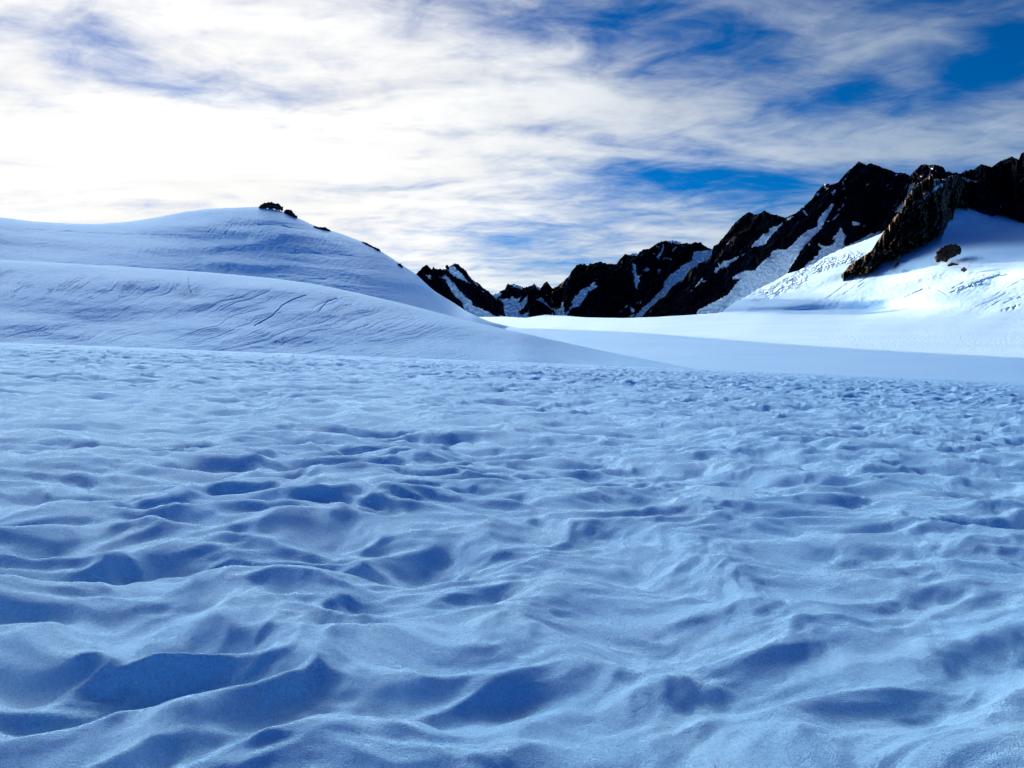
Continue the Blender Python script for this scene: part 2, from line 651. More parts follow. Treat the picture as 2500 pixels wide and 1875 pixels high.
# hollows (+) and swells (-) that fold the face of the hill
FOLDS = [(zc((-600, 200), (0, 215), (380, 240), (850, 262), (1060, 262)), 11, 9), (zc((300, 330), (700, 296), (1000, 285), (1200, 255)), 12, -9),
         (zc((960, 298), (1300, 304), (1480, 325)), 9, 8), (zc((-600, 250), (0, 290), (250, 310), (520, 330)), 16, 12), (zc((1000, 385), (1400, 420), (1800, 485), (2000, 560)), 12, 9),
         (zc((900, 350), (1300, 370), (1700, 420), (2000, 500)), 10, -7), (zc((1000, 195), (1200, 192), (1400, 215)), 8, 7), (zc((1200, 225), (1400, 250), (1500, 290)), 10, -8), (zc((600, 210), (850, 190), (1000, 165)), 10, -6)]


HILL = []


def hill_depth(x, y):
    px, PY, D = HILL
    i = int(np.argmin(np.abs(px - x)))
    return float(np.interp(-y, -PY[:, i], D[:, i])) - 0.6


def build_hill():
    px = np.arange(-1700, 1300, 1.8)
    top = curve(C_TOP, px, 16)
    bt = curve(B_TOP, px, 40)
    bot = np.maximum(bt + 14, top + 8)
    dtop = curve([(-1700, 900), (-300, 1000), (300, 1040), (640, 1010), (900, 985), (1000, 1000), (1032, 1021), (1062, 1108), (1108, 1400), (1150, 1150), (1210, 1180), (1300, 1700)], px, 24)
    dbot = curve([(-1700, 720), (0, 800), (500, 800), (900, 780), (1042, 860), (1150, 960), (1210, 1050), (1300, 1550)], px, 60)

    def depth(PX, PY, t):
        s = np.clip((bot[None] - PY) / np.maximum(bot - top, 1)[None], 0, 1)
        g = 0.72 * s ** 1.05 + 0.28 * (1 - np.sqrt(np.clip(1 - s ** 4, 0, 1)))
        D = dbot[None] + (dtop - dbot)[None] * g
        w = smooth(0, 0.1, s) * smooth(1.0, 0.88, s)
        tilt = PY - 0.10 * (PX - 500)
        D = D + w * 8 * (fbm(PX / 520, tilt / 75, 2, 51))
        for ln, wd, am in FOLDS:
            D = D + w * 0.32 * am * np.exp(-(seg_dist(PX, PY + 5 * pn(PX / 90, PY / 40, 59), ln) / wd) ** 2)
        D = D + w * 0.8 * fbm(PX / 150, tilt / 14, 3, 53)
        for (cx, cy, rx, ry, sl) in ((760, 590, 130, 34, 0.35), (330, 605, 150, 28, 0.30), (860, 540, 60, 22, 0.5), (560, 560, 110, 26, 0.4)):
            mk = np.exp(-((PX - cx) / rx) ** 2 - ((PY - cy) / ry) ** 2)
            n = pn((PX + (PY - cy) * sl * 2) / 6.5, PY / 60, 54)
            D = D + w * mk * smooth(0.0, 0.6, n) * 0.8
        for ln in (Z(8, (-300, 455), (0, 440), (250, 435), (480, 455), (700, 495), (860, 510), (1100, 550)), Z(8, (0, 720), (340, 705)),
                   Z(8, (400, 815), (700, 822), (900, 815), (1190, 872)), Z(8, (450, 1130), (800, 1160), (1200, 1185), (1500, 1240)),
                   Z(8, (1700, 1030), (1900, 1100), (2212, 1190)), [(60, 560), (250, 571), (420, 575)], [(800, 620), (1000, 640), (1120, 690)]):
            D = D + w * smooth(3.2, 0.5, seg_dist(PX, PY + 1.5 * pn(PX / 14, PY / 9, 55), ln)) * (0.4 + 1.8 * smooth(-0.1, 0.5, pn(PX / 30, PY / 30, 56)))
        D = D + w * 0.6 * fbm(PX / 11, PY / 5, 2, 57)
        return D
    ht = 1 - (1 - np.linspace(0, 1, 200)[:, None]) ** 1.35
    hPY = bot[None] + (top - bot)[None] * ht
    HILL.extend([px, hPY, depth(np.repeat(px[None], 200, 0), hPY, ht)])
    V, Q, _, _, _ = sheet("snow_hill", px, bot, top, 200, depth, M_hill, [(25, 1.5), (60, 8), (140, 35), (260, 90), (500, 200)], 1.35)
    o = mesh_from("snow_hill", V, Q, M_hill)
    tag(o, "large domed snow hill in blue shade rising at the left against the bright sky", "snow hill", kind='structure')
    return o


# glacier plain and the sunlit snow flank as one ground sheet
E_TOP = [(1050, 776), (1160, 774), (1230, 773), (1285, 776), (1330, 768.5), (1380, 771), (1430, 775), (1520, 776.5), (1600, 774), (1700, 768), (1752, 764)] + \
    Z(4, (650, 1555), (720, 1480), (800, 1420), (940, 1360), (1090, 1260), (1210, 1200), (1300, 1160), (1400, 1100), (1500, 1040), (1659, 1000)) + \
    Z(5, (310, 1530), (480, 1460), (640, 1360), (900, 1240), (1130, 1160), (1400, 1050), (1490, 960), (1560, 870), (1659, 790)) + \
    Z(6, (100, 700), (500, 690), (740, 690), (840, 700), (1000, 740), (1200, 790), (1330, 815), (1470, 850), (1560, 850), (1659, 940), (1800, 960), (2300, 900), (2800, 950))


def flank_depth(PX, PY):
    tx = (PX - CX) / F
    ty = (HY - PY) / F
    dE = 414.0 / np.maximum(0.35 * tx + 0.15 - ty, 0.06)
    dE = dE * (1 + 0.00185 * np.maximum(PX - 2300, 0) * smooth(660, 515, PY))
    return dE


def glacier_depth(PX, PY):
    tx = (PX - CX) / F
    ty = (HY - PY) / F
    dG = 32.0 / np.maximum(0.045 + 0.02 * tx - ty, 0.005)
    return dG


def ground_depth(PX, PY):
    dE = flank_depth(PX, PY)
    dG = np.minimum(glacier_depth(PX, PY), 4200)
    k = 0.0011
    a = 1 / dE
    b = 1 / dG
    # smooth maximum of inverse distance = soft toe between plain and flank
    k = 0.00001 + 0.00030 * smooth(700, 752, PY)
    return 1 / (0.5 * (a + b + np.sqrt((a - b) ** 2 + k * k)))


def build_glacier():
    px = np.arange(1040, 2760, 1.25)
    top = curve(E_TOP, px, 2)
    top = top + 1.2 * pn(px / 9, px * 0 + 3, 61) * smooth(1770, 1900, px)
    bot = curve([(1040, 850), (1500, 930), (2000, 960), (2500, 985), (2760, 1000)], px)

    def depth(PX, PY, t):
        D = ground_depth(PX, PY)
        fl = smooth(0.0, 0.25, D / np.minimum(glacier_depth(PX, PY), 4200) < 0.97)
        fl = box_blur(fl.astype(float), 12)
        # swells on the flank
        X = (PX - CX) / F * D
        D0 = D.copy()
        D = D * (1 + fl * (0.012 * fbm(PX / 330, (PY + 0.25 * PX) / 75, 2, 62) + 0.003 * fbm(PX / 120, (PY + .3 * PX) / 30, 2, 63)))
        # two rolls running out to the right
        for ln, wd, am in ((Z(7, (600, 560), (850, 460), (1300, 362), (1560, 357), (2212, 332), (3000, 310)), 17, 0.026), (Z(7, (1250, 215), (1480, 190), (2212, 140), (3000, 120)), 12, 0.02),
                           (Z(7, (850, 905), (1100, 850), (1400, 770)), 12, 0.012)):
            d = PY - curve(ln, PX, 60)
            x0, x1 = min(q[0] for q in ln), max(q[0] for q in ln)
            D = D * (1 - am * np.exp(-(d / wd) ** 2) * smooth(x0 - 10, x0 + 150, PX) * smooth(x1 + 60, x1 - 60, PX))
        D = D * (1 + 0.14 * np.exp(-((PX - 2080) / 190) ** 2 - ((PY - 756 + 0.03 * (PX - 2080)) / 26) ** 2))
        # icefall blocks under the main peak
        ice = np.zeros_like(D)
        for (cx, cy, rx, ry) in ((1935, 690, 48, 22), (1880, 715, 60, 18), (2000, 650, 70, 20), (2075, 630, 50, 16), (2470, 752, 26, 5), (2370, 697, 40, 5)):
            ice = np.maximum(ice, np.exp(-((PX - cx) / rx) ** 2 - ((PY - cy + 0.28 * (PX - cx)) / ry) ** 2))
        f1, f2, idd = cells(PX / 9.0 + 0.6 * pn(PX / 8, PY / 8, 64), (PY + 0.3 * PX) / 5.5, 65)
        D = D + smooth(0.25, 0.8, ice) * (20 * (idd - 0.5) + 14 * smooth(0.2, 0.02, f2 - f1)) * (0.5 + 0.5 * smooth(-.2, .4, pn(PX / 30, PY / 16, 66)))
        # crevasses
        wob = 1.3 * pn(PX / 7, PY / 5, 67)
        for ln, wd, dp in CREV:
            brk = 0.45 + 0.55 * smooth(-0.25, 0.15, pn(PX / 22, PY / 14, 68))
            d = seg_dist(PX, PY + wob, ln)
            D = D + smooth(wd * 0.85, wd * 0.2, d) * dp * brk * 0.35
        # wind texture
        D = D + fl * D / 1500 * (0.9 * fbm((PX + 1.2 * PY) / 11, (PY - .1 * PX) / 7, 2, 69))
        D = D + (1 - fl) * D / 1500 * (3.4 * fbm(PX / 7, PY / 2.4, 2, 70) + 2.2 * fbm(PX / 3.5, PY / 1.8, 2, 71)) * smooth(350, 700, D)
        return D
    V, Q, _, _, _ = sheet("glacier", px, bot, top, 460, depth, M_far, [(60, 10), (200, 60), (500, 200)], 1.0)
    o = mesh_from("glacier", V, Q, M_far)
    tag(o, "broad snowy glacier with sunlit band and bright snow flank climbing to the rocks", "glacier", kind='structure')
    return o


CREV = [(Z(7, (930, 640), (1010, 605), (1130, 555), (1250, 545), (1380, 610), (1460, 580), (1580, 550), (1750, 465), (1950, 410), (2150, 390)), 2.0, 14),
        (Z(7, (80, 660), (280, 510), (420, 420), (550, 345)), 1.8, 12), (Z(7, (260, 615), (400, 510), (500, 440)), 1.8, 12), (Z(7, (500, 440), (720, 260)), 1.2, 6),
        (Z(7, (400, 580), (560, 470), (690, 400)), 1.2, 6), (Z(7, (430, 530), (490, 485)), 2, 12), (Z(7, (1440, 545), (1570, 480)), 2.2, 14), (Z(7, (1600, 475), (1840, 385)), 1.4, 8),
        (Z(7, (1500, 590), (1600, 545), (1760, 475)), 4, 14), (Z(7, (1700, 740), (1850, 690), (2020, 600)), 1.5, 9),
        (Z(7, (1790, 780), (1960, 680), (2212, 620)), 2.4, 12), (Z(7, (2010, 705), (2100, 665), (2212, 640)), 4.5, 18), (Z(7, (1980, 790), (2050, 770), (2110, 760)), 5, 16),
        (Z(7, (2212, 450), (2050, 530), (1870, 640)), 1.5, 8), (Z(7, (1280, 670), (1400, 630)), 1.3, 6), (Z(7, (20, 520), (60, 480)), 1.5, 7),
        (Z(6, (780, 1135), (830, 1080), (900, 1025), (1030, 965)), 1.6, 14), (Z(6, (1025, 1200), (1140, 1155)), 1.6, 12), (Z(6, (1195, 1135), (1375, 1070)), 1.8, 14),
        (Z(6, (770, 740), (800, 830), (820, 930)), 1.4, 6), (Z(6, (920, 1590), (1010, 1520), (1150, 1475)), 2.2, 10),
        (Z(5, (975, 1275), (1040, 1330)), 3.5, 22), (Z(5, (745, 1490), (780, 1430)), 3, 20), (Z(5, (820, 1450), (850, 1470), (880, 1440)), 2.2, 16), (Z(5, (730, 1400), (745, 1360)), 2, 14)]


# ------------------------------------------------------------------ rock walls
def wall(name, label, ridge, base, dbase, k, patches, mat, step=1.25, amp=0.020, shear=0.0, grain=(46, 16), seed=100, jit=1.6, back=None,
         kind='structure', cat='mountain', x0=None, x1=None, foot=0.0):
    xs = [p[0] for p in ridge]
    px = np.arange(min(xs) if x0 is None else x0, max(xs) if x1 is None else x1, step)
    top = curve(ridge, px) + jit * 0.9 * ridged(px / 9.0, px * 0 + seed, 3, seed, 0.6) - jit * 1.2
    bot = np.maximum(curve(base, px), top + 2)
    ny = int((bot - top).max() / step) + 2
    db = curve(dbase, px)
    t = np.linspace(0, 1, ny)[:, None]
    PY = bot[None] + (top - bot)[None] * t
    PX = np.repeat(px[None], ny, 0)
    rise = (bot[None] - PY) / F * db[None]
    D = db[None] + k * rise
    # snow masks
    jx = PX + 1.7 * pn(PX / 5.0, PY / 5.0, seed + 1) + 1.0 * pn(PX / 2.3, PY / 2.3, seed + 2)
    jy = PY + 1.7 * pn(PX / 5.0 + 40, PY / 5.0, seed + 3) + 1.0 * pn(PX / 2.3 + 40, PY / 2.3, seed + 4)
    pid = np.zeros(PX.shape, int)
    for i, (nm, poly) in enumerate(patches):
        bx = [q[0] for q in poly]
        by = [q[1] for q in poly]
        sel = (PX > min(bx) - 6) & (PX < max(bx) + 6) & (PY > min(by) - 6) & (PY < max(by) + 6)
        if sel.any():
            r = in_poly(jx[sel], jy[sel], poly)
            s = pid[sel]
            s[r] = i + 1
            pid[sel] = s
    sn = box_blur((pid > 0).astype(float), 3)
    # crags: ribs running along the dip of the face
    u = PX + shear * PY
    v = PY - 0.3 * shear * PX
    w1 = u + 10 * fbm(PX / 40, PY / 40, 2, seed + 5)
    rel = 0.9 * ridged(w1 / grain[0], v / (grain[0] * 2.2), 3, seed + 6, 0.55) + 0.55 * ridged(w1 / grain[1], v / (grain[1] * 1.8), 4, seed + 7, 0.62)
    f1, f2, idd = cells(w1 / 7.0, v / 10.0, seed + 8)
    rel = rel + 0.30 * (idd - 0.5) + 0.25 * (f2 - f1)
    A = amp * db[None]
    D = D - A * (rel - 1.6 + 0.5 * (foot > 0)) * (1 - 0.85 * sn) * (smooth(-0.02, foot, t) if foot else 1.0)
    # snow lies recessed in the gullies and is broken by small ice blocks
    f1, f2, idd = cells(PX / 4.2, PY / 3.4, seed + 9)
    D = D + sn * A * (0.12 + 0.12 * (idd - 0.5) + 0.22 * pn(PX / 7, PY / 7, seed + 10) + 0.18 * smooth(0.12, 0.0, f2 - f1))
    P = world_pt(PX, PY, D)
    rows = [P]
    last = P[-1]
    n = np.hypot(last[:, 0], last[:, 1])[:, None]
    for d, dz in (back or [(25, 20), (90, 90), (300, 330), (900, 1200)]):
        q = last.copy()
        q[:, :2] += last[:, :2] / n * d
        q[:, 2] = np.maximum(q[:, 2] - dz, np.minimum(-60, last[:, 2]))
        rows.append(q[None])
    V = np.concatenate(rows, 0)
    nv, nu = V.shape[:2]
    Q = grid_quads(nv, nu)
    fid = np.zeros((nv - 1, nu - 1), int)
    fid[:ny - 1] = np.maximum.reduce([pid[:-1, :-1], np.minimum(pid[:-1, 1:], pid[1:, :-1])])
    fid[ny - 1] = fid[ny - 2]
    fid = fid.ravel()
    V = V.reshape(-1, 3)
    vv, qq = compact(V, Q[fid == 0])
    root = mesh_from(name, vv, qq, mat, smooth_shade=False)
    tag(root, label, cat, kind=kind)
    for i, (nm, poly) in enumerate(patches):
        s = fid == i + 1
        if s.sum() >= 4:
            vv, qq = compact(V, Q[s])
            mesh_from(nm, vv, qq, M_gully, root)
    return root


def build_mountains():
    g, pt, cp, tg, ap = "snow_gully", "snow_patch", "snow_cap", "glacier_tongue", "snow_apron"
    # left peak with two summits, just behind the hill's shoulder
    ridge = [(960, 690)] + Z(1, (60, 330), (115, 290), (190, 210), (260, 145), (310, 125), (345, 150), (390, 200), (415, 190), (432, 152), (455, 190), (500, 200), (545, 195), (600, 208), (640, 180), (652, 125), (690, 122),
             (705, 160), (730, 138), (745, 150), (800, 95), (870, 108), (910, 150), (1000, 215), (1040, 270), (1080, 340), (1150, 405), (1250, 460), (1330, 540), (1430, 610), (1500, 680), (1550, 745), (1620, 765), (1690, 850), (1700, 960), (1725, 1050), (1800, 1075), (1900, 1110))
    P = [(pt, Z(1, (290, 315), (375, 305), (380, 375), (400, 395), (340, 370))),
         (g, Z(1, (620, 185), (650, 185), (705, 205), (715, 165), (770, 138), (800, 150), (880, 235), (960, 320), (1000, 380), (1110, 470), (1000, 410), (960, 405), (900, 370), (830, 345), (770, 305), (720, 245), (690, 220), (640, 200))),
         (g, Z(1, (525, 345), (575, 345), (625, 310), (700, 350), (740, 400), (825, 490), (860, 550), (950, 650), (1050, 735), (1110, 775), (1125, 860), (1170, 870), (1270, 905), (1440, 985), (1600, 1075), (1620, 1020), (1725, 1050), (1900, 1100), (1900, 1400), (900, 1400), (1000, 935), (960, 860), (940, 800), (890, 745), (830, 705), (770, 620), (710, 520), (660, 450), (640, 380), (600, 370))),
         (pt, Z(1, (1138, 400), (1190, 445), (1252, 505), (1210, 492), (1170, 450))), (pt, Z(1, (1305, 588), (1345, 605), (1330, 618), (1310, 602)))]
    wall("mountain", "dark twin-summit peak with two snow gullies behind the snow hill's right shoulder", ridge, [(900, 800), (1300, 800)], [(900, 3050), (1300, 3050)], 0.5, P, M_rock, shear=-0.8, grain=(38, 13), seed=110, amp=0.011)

    ridge = Z(2, (-80, 850), (-30, 830), (0, 815), (80, 780), (140, 750), (240, 710), (270, 640), (300, 600), (322, 625), (400, 615), (480, 640), (570, 670), (650, 660), (720, 640), (750, 630), (765, 592), (790, 640), (870, 680), (900, 668), (960, 590), (1000, 566), (1040, 620),
              (1090, 690), (1180, 690), (1300, 720), (1400, 800))
    P = [(pt, Z(2, (-40, 840), (0, 813), (150, 758), (175, 800), (80, 890), (20, 840))), (cp, Z(2, (330, 622), (400, 610), (560, 668), (540, 705), (470, 690), (400, 660), (350, 640))), (cp, Z(2, (560, 682), (650, 655), (650, 670), (600, 682))),
         (cp, Z(2, (790, 635), (880, 680), (865, 707), (820, 695))), (pt, Z(2, (248, 742), (288, 708), (272, 738))),
         (g, Z(2, (130, 880), (230, 895), (330, 880), (375, 828), (400, 880), (480, 880), (552, 808), (520, 870), (480, 930), (490, 965), (580, 900), (658, 785), (640, 860), (630, 960), (560, 1060), (470, 1135), (540, 1165), (630, 1195), (700, 1205), (700, 1300), (0, 1300), (0, 1000), (215, 1010), (200, 940))),
         (g, Z(2, (800, 895), (890, 863), (960, 940), (1100, 1080), (1175, 1138), (1120, 1115), (1000, 1010), (900, 940))), (pt, Z(2, (968, 788), (1022, 832), (1000, 828))), (pt, Z(2, (1045, 850), (1090, 892), (1070, 885))), (pt, Z(2, (1095, 895), (1150, 930), (1178, 968), (1120, 928))),
         (pt, Z(2, (660, 1098), (682, 1098), (670, 1170), (600, 1192), (540, 1170), (600, 1138), (640, 1140))), (pt, Z(2, (690, 835), (722, 808), (705, 838)))]
    wall("mountain", "low jagged far ridge with small pinnacles and snow bowls in the valley gap", ridge, [(1100, 800), (1300, 790), (1500, 785)], [(1100, 4600), (1500, 4600)], 0.6, P, M_rock, shear=0.5, grain=(30, 11), seed=130, amp=0.012)

    ridge = Z(2, (1085, 720), (1120, 690), (1220, 630), (1300, 560), (1400, 465), (1440, 380), (1540, 270), (1610, 252), (1640, 270), (1660, 243), (1735, 290), (1775, 238), (1800, 258), (1880, 230), (1975, 207), (2000, 235), (2050, 228), (2090, 255)) + \
        Z(3, (230, 545), (300, 540), (380, 555), (400, 550), (470, 460), (520, 410), (560, 365), (600, 378), (640, 390), (700, 360), (790, 348), (830, 330), (890, 290), (1010, 270), (1110, 195), (1200, 150), (1290, 130), (1340, 140), (1410, 118), (1540, 150), (1580, 178), (1680, 172), (1750, 182), (1830, 152), (1870, 165), (1925, 148), (1950, 190), (2030, 250), (2110, 275), (2212, 320), (2500, 420))
    P = [(g, Z(2, (1770, 620), (1860, 580), (1888, 540), (1870, 610), (1830, 645), (1895, 635), (1850, 700), (1780, 745), (1740, 760), (1690, 850), (1640, 930), (1580, 1020), (1480, 1040), (1400, 1100), (1340, 1185), (1310, 1260), (1250, 1260), (1400, 1075), (1380, 1050), (1450, 1010), (1440, 940), (1510, 830), (1560, 800), (1580, 740), (1680, 690), (1790, 660))),
         (ap, Z(2, (1120, 1080), (1200, 1075), (1250, 1030), (1255, 960), (1290, 945), (1285, 1020), (1310, 1070), (1300, 1120), (1330, 1150), (1300, 1290), (1050, 1290), (1150, 1160))),
         (pt, Z(2, (1870, 682), (1922, 628), (1895, 672))), (pt, Z(2, (1340, 590), (1350, 555), (1352, 650), (1340, 645))), (pt, Z(2, (1368, 512), (1390, 478), (1418, 500), (1390, 538))),
         (g, Z(3, (683, 560), (710, 532), (752, 590), (757, 690), (772, 770), (800, 768), (840, 742), (805, 820), (822, 845), (805, 900), (775, 930), (777, 1000), (760, 1000), (733, 930), (718, 850), (732, 800), (698, 720), (662, 656), (708, 680))),
         (g, Z(3, (1282, 190), (1250, 220), (1248, 310), (1192, 400), (1150, 472), (1128, 408), (1158, 400), (1163, 343), (1182, 370), (1220, 300), (1233, 220))),
         (pt, Z(3, (1108, 237), (1178, 237), (1165, 268))), (pt, Z(3, (1045, 325), (1108, 395), (1078, 382))), (pt, Z(3, (1398, 252), (1430, 275), (1472, 236), (1485, 265), (1425, 318))),
         (cp, Z(3, (1315, 150), (1410, 110), (1540, 145), (1585, 178), (1500, 196), (1440, 168))), (cp, Z(3, (655, 392), (700, 355), (792, 342), (782, 396), (690, 402))), (cp, Z(3, (1680, 165), (1755, 175), (1750, 192), (1690, 190))),
         (pt, Z(3, (892, 670), (940, 612), (1002, 655), (930, 698))), (pt, Z(3, (1297, 450), (1315, 427), (1338, 455), (1315, 473))), (pt, Z(3, (1357, 455), (1403, 458), (1385, 493))), (pt, Z(3, (1237, 470), (1278, 422), (1262, 482))),
         (pt, Z(3, (1148, 660), (1208, 632), (1160, 735))), (pt, Z(3, (1112, 542), (1145, 512), (1130, 540))), (pt, Z(3, (1032, 636), (1085, 580), (1050, 625))),
         (pt, Z(3, (638, 1333), (692, 1328), (722, 1400), (690, 1433), (658, 1390))), (pt, Z(3, (540, 1348), (605, 1286), (580, 1335))), (pt, Z(3, (748, 1268), (780, 1232), (804, 1257))), (pt, Z(3, (822, 1255), (865, 1180), (842, 1255))), (pt, Z(3, (465, 1425), (510, 1365), (482, 1425))), (pt, Z(3, (635, 1490), (722, 1445), (690, 1515))),
         (tg, Z(3, (1790, 345), (1830, 313), (1880, 328), (2130, 288), (2300, 300), (2200, 700), (1500, 1150), (900, 1640), (650, 1640), (730, 1500), (870, 1340), (920, 1308), (1030, 1210), (1150, 1080), (1250, 980), (1265, 880), (1370, 740), (1530, 640), (1560, 578), (1600, 578), (1680, 530), (1770, 490), (1760, 440), (1790, 400)))]
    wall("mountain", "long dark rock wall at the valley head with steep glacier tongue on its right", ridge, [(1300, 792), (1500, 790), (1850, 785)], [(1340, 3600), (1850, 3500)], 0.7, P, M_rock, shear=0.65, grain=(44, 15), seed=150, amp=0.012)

    # main massif
    left = Z(3, (700, 1640), (840, 1510), (880, 1480), (1000, 1340), (1130, 1230), (1330, 1070), (1400, 960), (1510, 880), (1620, 830), (1690, 690), (1750, 618), (1820, 605), (1880, 540), (2030, 490), (2120, 380), (2130, 300), (2160, 215))
    ridge = left + Z(4, (515, 658), (560, 650), (600, 600), (700, 480), (800, 350), (890, 270), (960, 220), (990, 208), (1060, 240), (1110, 235), (1150, 210), (1190, 186), (1240, 215), (1300, 240), (1380, 250), (1450, 280)) + \
        Z(5, (107, 835), (200, 790), (300, 715), (340, 690), (450, 590), (520, 490), (600, 405), (650, 365), (700, 372), (740, 385), (810, 360), (850, 310), (945, 200), (1000, 165), (1090, 73), (1120, 95), (1180, 125), (1250, 103), (1330, 130), (1430, 170), (1520, 195), (1590, 230), (1650, 232)) + Z(6, (60, 352), (125, 385), (200, 430), (500, 600))
    P = [("icefall", Z(4, (270, 1600), (300, 1530), (480, 1440), (700, 1330), (830, 1150), (880, 1120), (760, 1110), (752, 1095), (900, 1015), (1060, 1000), (1180, 875), (1280, 800), (1280, 755), (1370, 712), (1480, 720), (1580, 650), (1650, 560)) +
          Z(5, (400, 1010), (480, 985), (530, 960), (530, 880), (600, 775), (640, 740), (720, 650), (752, 660), (680, 790), (620, 900), (585, 975), (520, 1050), (460, 1100), (420, 1160), (350, 1225), (300, 1290), (180, 1480), (110, 1600), (60, 1650)) + [(1925, 690), (1800, 790), (1690, 800)]),
         (g, Z(5, (830, 985), (860, 985), (870, 1040), (918, 1090), (885, 1160), (890, 1200), (910, 1235), (1100, 1140), (1200, 1080), (1250, 1060), (1240, 1035), (1290, 1060), (1345, 1030), (1420, 1010), (1480, 950), (1480, 890), (1560, 840), (1640, 780), (1640, 1150), (400, 1640), (310, 1560), (400, 1440), (500, 1400), (470, 1375), (540, 1350), (540, 1290), (600, 1260), (530, 1210), (545, 1190), (590, 1220), (680, 1235), (740, 1190), (780, 1160), (730, 1120), (800, 1040))),
         (tg, Z(4, (1015, 685), (1045, 635), (1130, 560), (1185, 505), (1255, 488), (1260, 440), (1325, 402), (1360, 410), (1425, 355), (1448, 362), (1340, 470), (1270, 545), (1190, 655), (1080, 675))),
         (g, Z(4, (565, 895), (600, 925), (645, 872), (720, 870), (760, 842), (850, 812), (820, 850), (740, 890), (690, 945), (600, 965), (540, 1035), (515, 1020), (540, 960), (575, 965))),
         (pt, Z(4, (680, 655), (738, 583), (715, 625))), (pt, Z(4, (845, 772), (905, 703), (880, 745))), (pt, Z(4, (252, 1228), (355, 1090), (350, 1130), (300, 1205))), (pt, Z(4, (350, 1140), (428, 1135), (380, 1150))), (pt, Z(4, (1083, 298), (1130, 240), (1110, 275))), (pt, Z(4, (870, 810), (940, 765), (900, 800))),
         (pt, Z(4, (190, 1270), (222, 1258), (205, 1275))), (cp, Z(4, (1490, 322), (1510, 295), (1590, 265), (1550, 300))), (cp, Z(4, (1110, 230), (1170, 195), (1150, 225))),
         (cp, Z(5, (100, 875), (120, 845), (205, 818), (150, 850))), (cp, Z(5, (190, 795), (300, 705), (320, 715), (340, 680), (335, 705), (240, 780))), (pt, Z(5, (320, 745), (345, 740), (402, 812), (370, 800))),
         (cp, Z(5, (600, 415), (640, 355), (700, 360), (740, 385), (690, 395), (660, 375), (625, 405))), (pt, Z(5, (630, 430), (685, 450), (640, 460))), (pt, Z(5, (720, 500), (765, 455), (775, 480), (740, 540))), (pt, Z(5, (513, 515), (550, 520), (530, 552))), (pt, Z(5, (665, 590), (685, 615), (672, 612))),
         (cp, Z(5, (920, 240), (950, 205), (942, 240))), (pt, Z(5, (860, 360), (885, 355), (875, 420))), (pt, Z(5, (890, 320), (915, 300), (905, 330))), (pt, Z(5, (865, 465), (895, 430), (885, 465))), (pt, Z(5, (885, 560), (915, 575), (905, 585))), (pt, Z(5, (850, 700), (885, 620), (875, 690))),
         (pt, Z(5, (790, 752), (838, 712), (830, 740))), (pt, Z(5, (712, 880), (818, 780), (815, 805), (750, 868))), (pt, Z(5, (652, 905), (690, 870), (680, 895))),
         (pt, Z(5, (990, 900), (1030, 893), (1095, 918), (1090, 938), (1035, 950), (1000, 940))), (pt, Z(5, (1148, 950), (1168, 938), (1170, 965))), (pt, Z(5, (1448, 425), (1480, 380), (1478, 400))), (pt, Z(5, (1508, 460), (1538, 432), (1528, 450))), (pt, Z(5, (1195, 375), (1215, 388), (1200, 392))),
         (pt, Z(5, (1575, 265), (1612, 240), (1595, 275))), (pt, Z(5, (395, 1215), (435, 1185), (415, 1215))), (pt, Z(5, (1555, 685), (1640, 630), (1640, 735), (1610, 760)))]
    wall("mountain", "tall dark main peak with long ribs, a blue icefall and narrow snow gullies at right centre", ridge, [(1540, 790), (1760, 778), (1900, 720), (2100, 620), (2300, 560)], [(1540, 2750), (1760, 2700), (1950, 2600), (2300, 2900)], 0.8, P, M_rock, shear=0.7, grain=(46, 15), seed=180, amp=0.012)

    # right-hand wall under the upper snow
    ridge = [(2150, 560)] + Z(6, (-100, 800), (0, 650), (60, 520), (100, 430), (125, 380), (160, 340), (270, 230), (335, 224), (360, 240), (450, 230), (520, 245), (575, 270), (605, 330), (650, 323), (690, 345), (740, 338), (800, 360), (880, 303), (900, 320), (930, 298), (970, 305), (1080, 223), (1220, 265), (1330, 190), (1430, 150), (1490, 122), (1590, 165),
              (1620, 80), (1659, 60), (1750, 45), (1900, 90), (2200, 60), (2600, 120), (3100, 60))
    base = Z(6, (-300, 900), (500, 760), (700, 735), (735, 715), (780, 725), (840, 765), (870, 800), (900, 820), (960, 822), (1020, 785), (1060, 830), (1050, 880), (1100, 915), (1150, 905), (1220, 925), (1260, 905), (1320, 850), (1340, 885), (1385, 880), (1470, 942), (1520, 915), (1560, 875), (1575, 980), (1620, 1030), (1659, 1050), (1800, 1040), (2300, 1000), (3100, 1000))
    wx = np.arange(2100, 2780, 4.0)
    wd = np.minimum(flank_depth(wx, curve(base, wx)), 2700)
    wd = np.convolve(np.concatenate([np.repeat(wd[0], 8), wd, np.repeat(wd[-1], 8)]), np.ones(17) / 17, 'valid') * 0.985
    P = [(pt, Z(6, (360, 252), (375, 255), (440, 300), (400, 290))), (pt, Z(6, (450, 308), (478, 330), (460, 325))), (g, Z(6, (-100, 900), (20, 720), (80, 640), (110, 500), (135, 490), (125, 525), (180, 465), (180, 500), (100, 640), (60, 690), (95, 700), (40, 740), (0, 860))), (pt, Z(6, (212, 485), (240, 458), (225, 488))), (pt, Z(6, (248, 395), (280, 375), (265, 398))),
         (g, Z(6, (790, 390), (830, 395), (900, 425), (1030, 465), (1000, 468), (930, 455), (900, 472), (840, 435))), (pt, Z(6, (1600, 455), (1650, 412), (1640, 440), (1615, 470))), (pt, Z(6, (1328, 812), (1345, 785), (1348, 805)))]
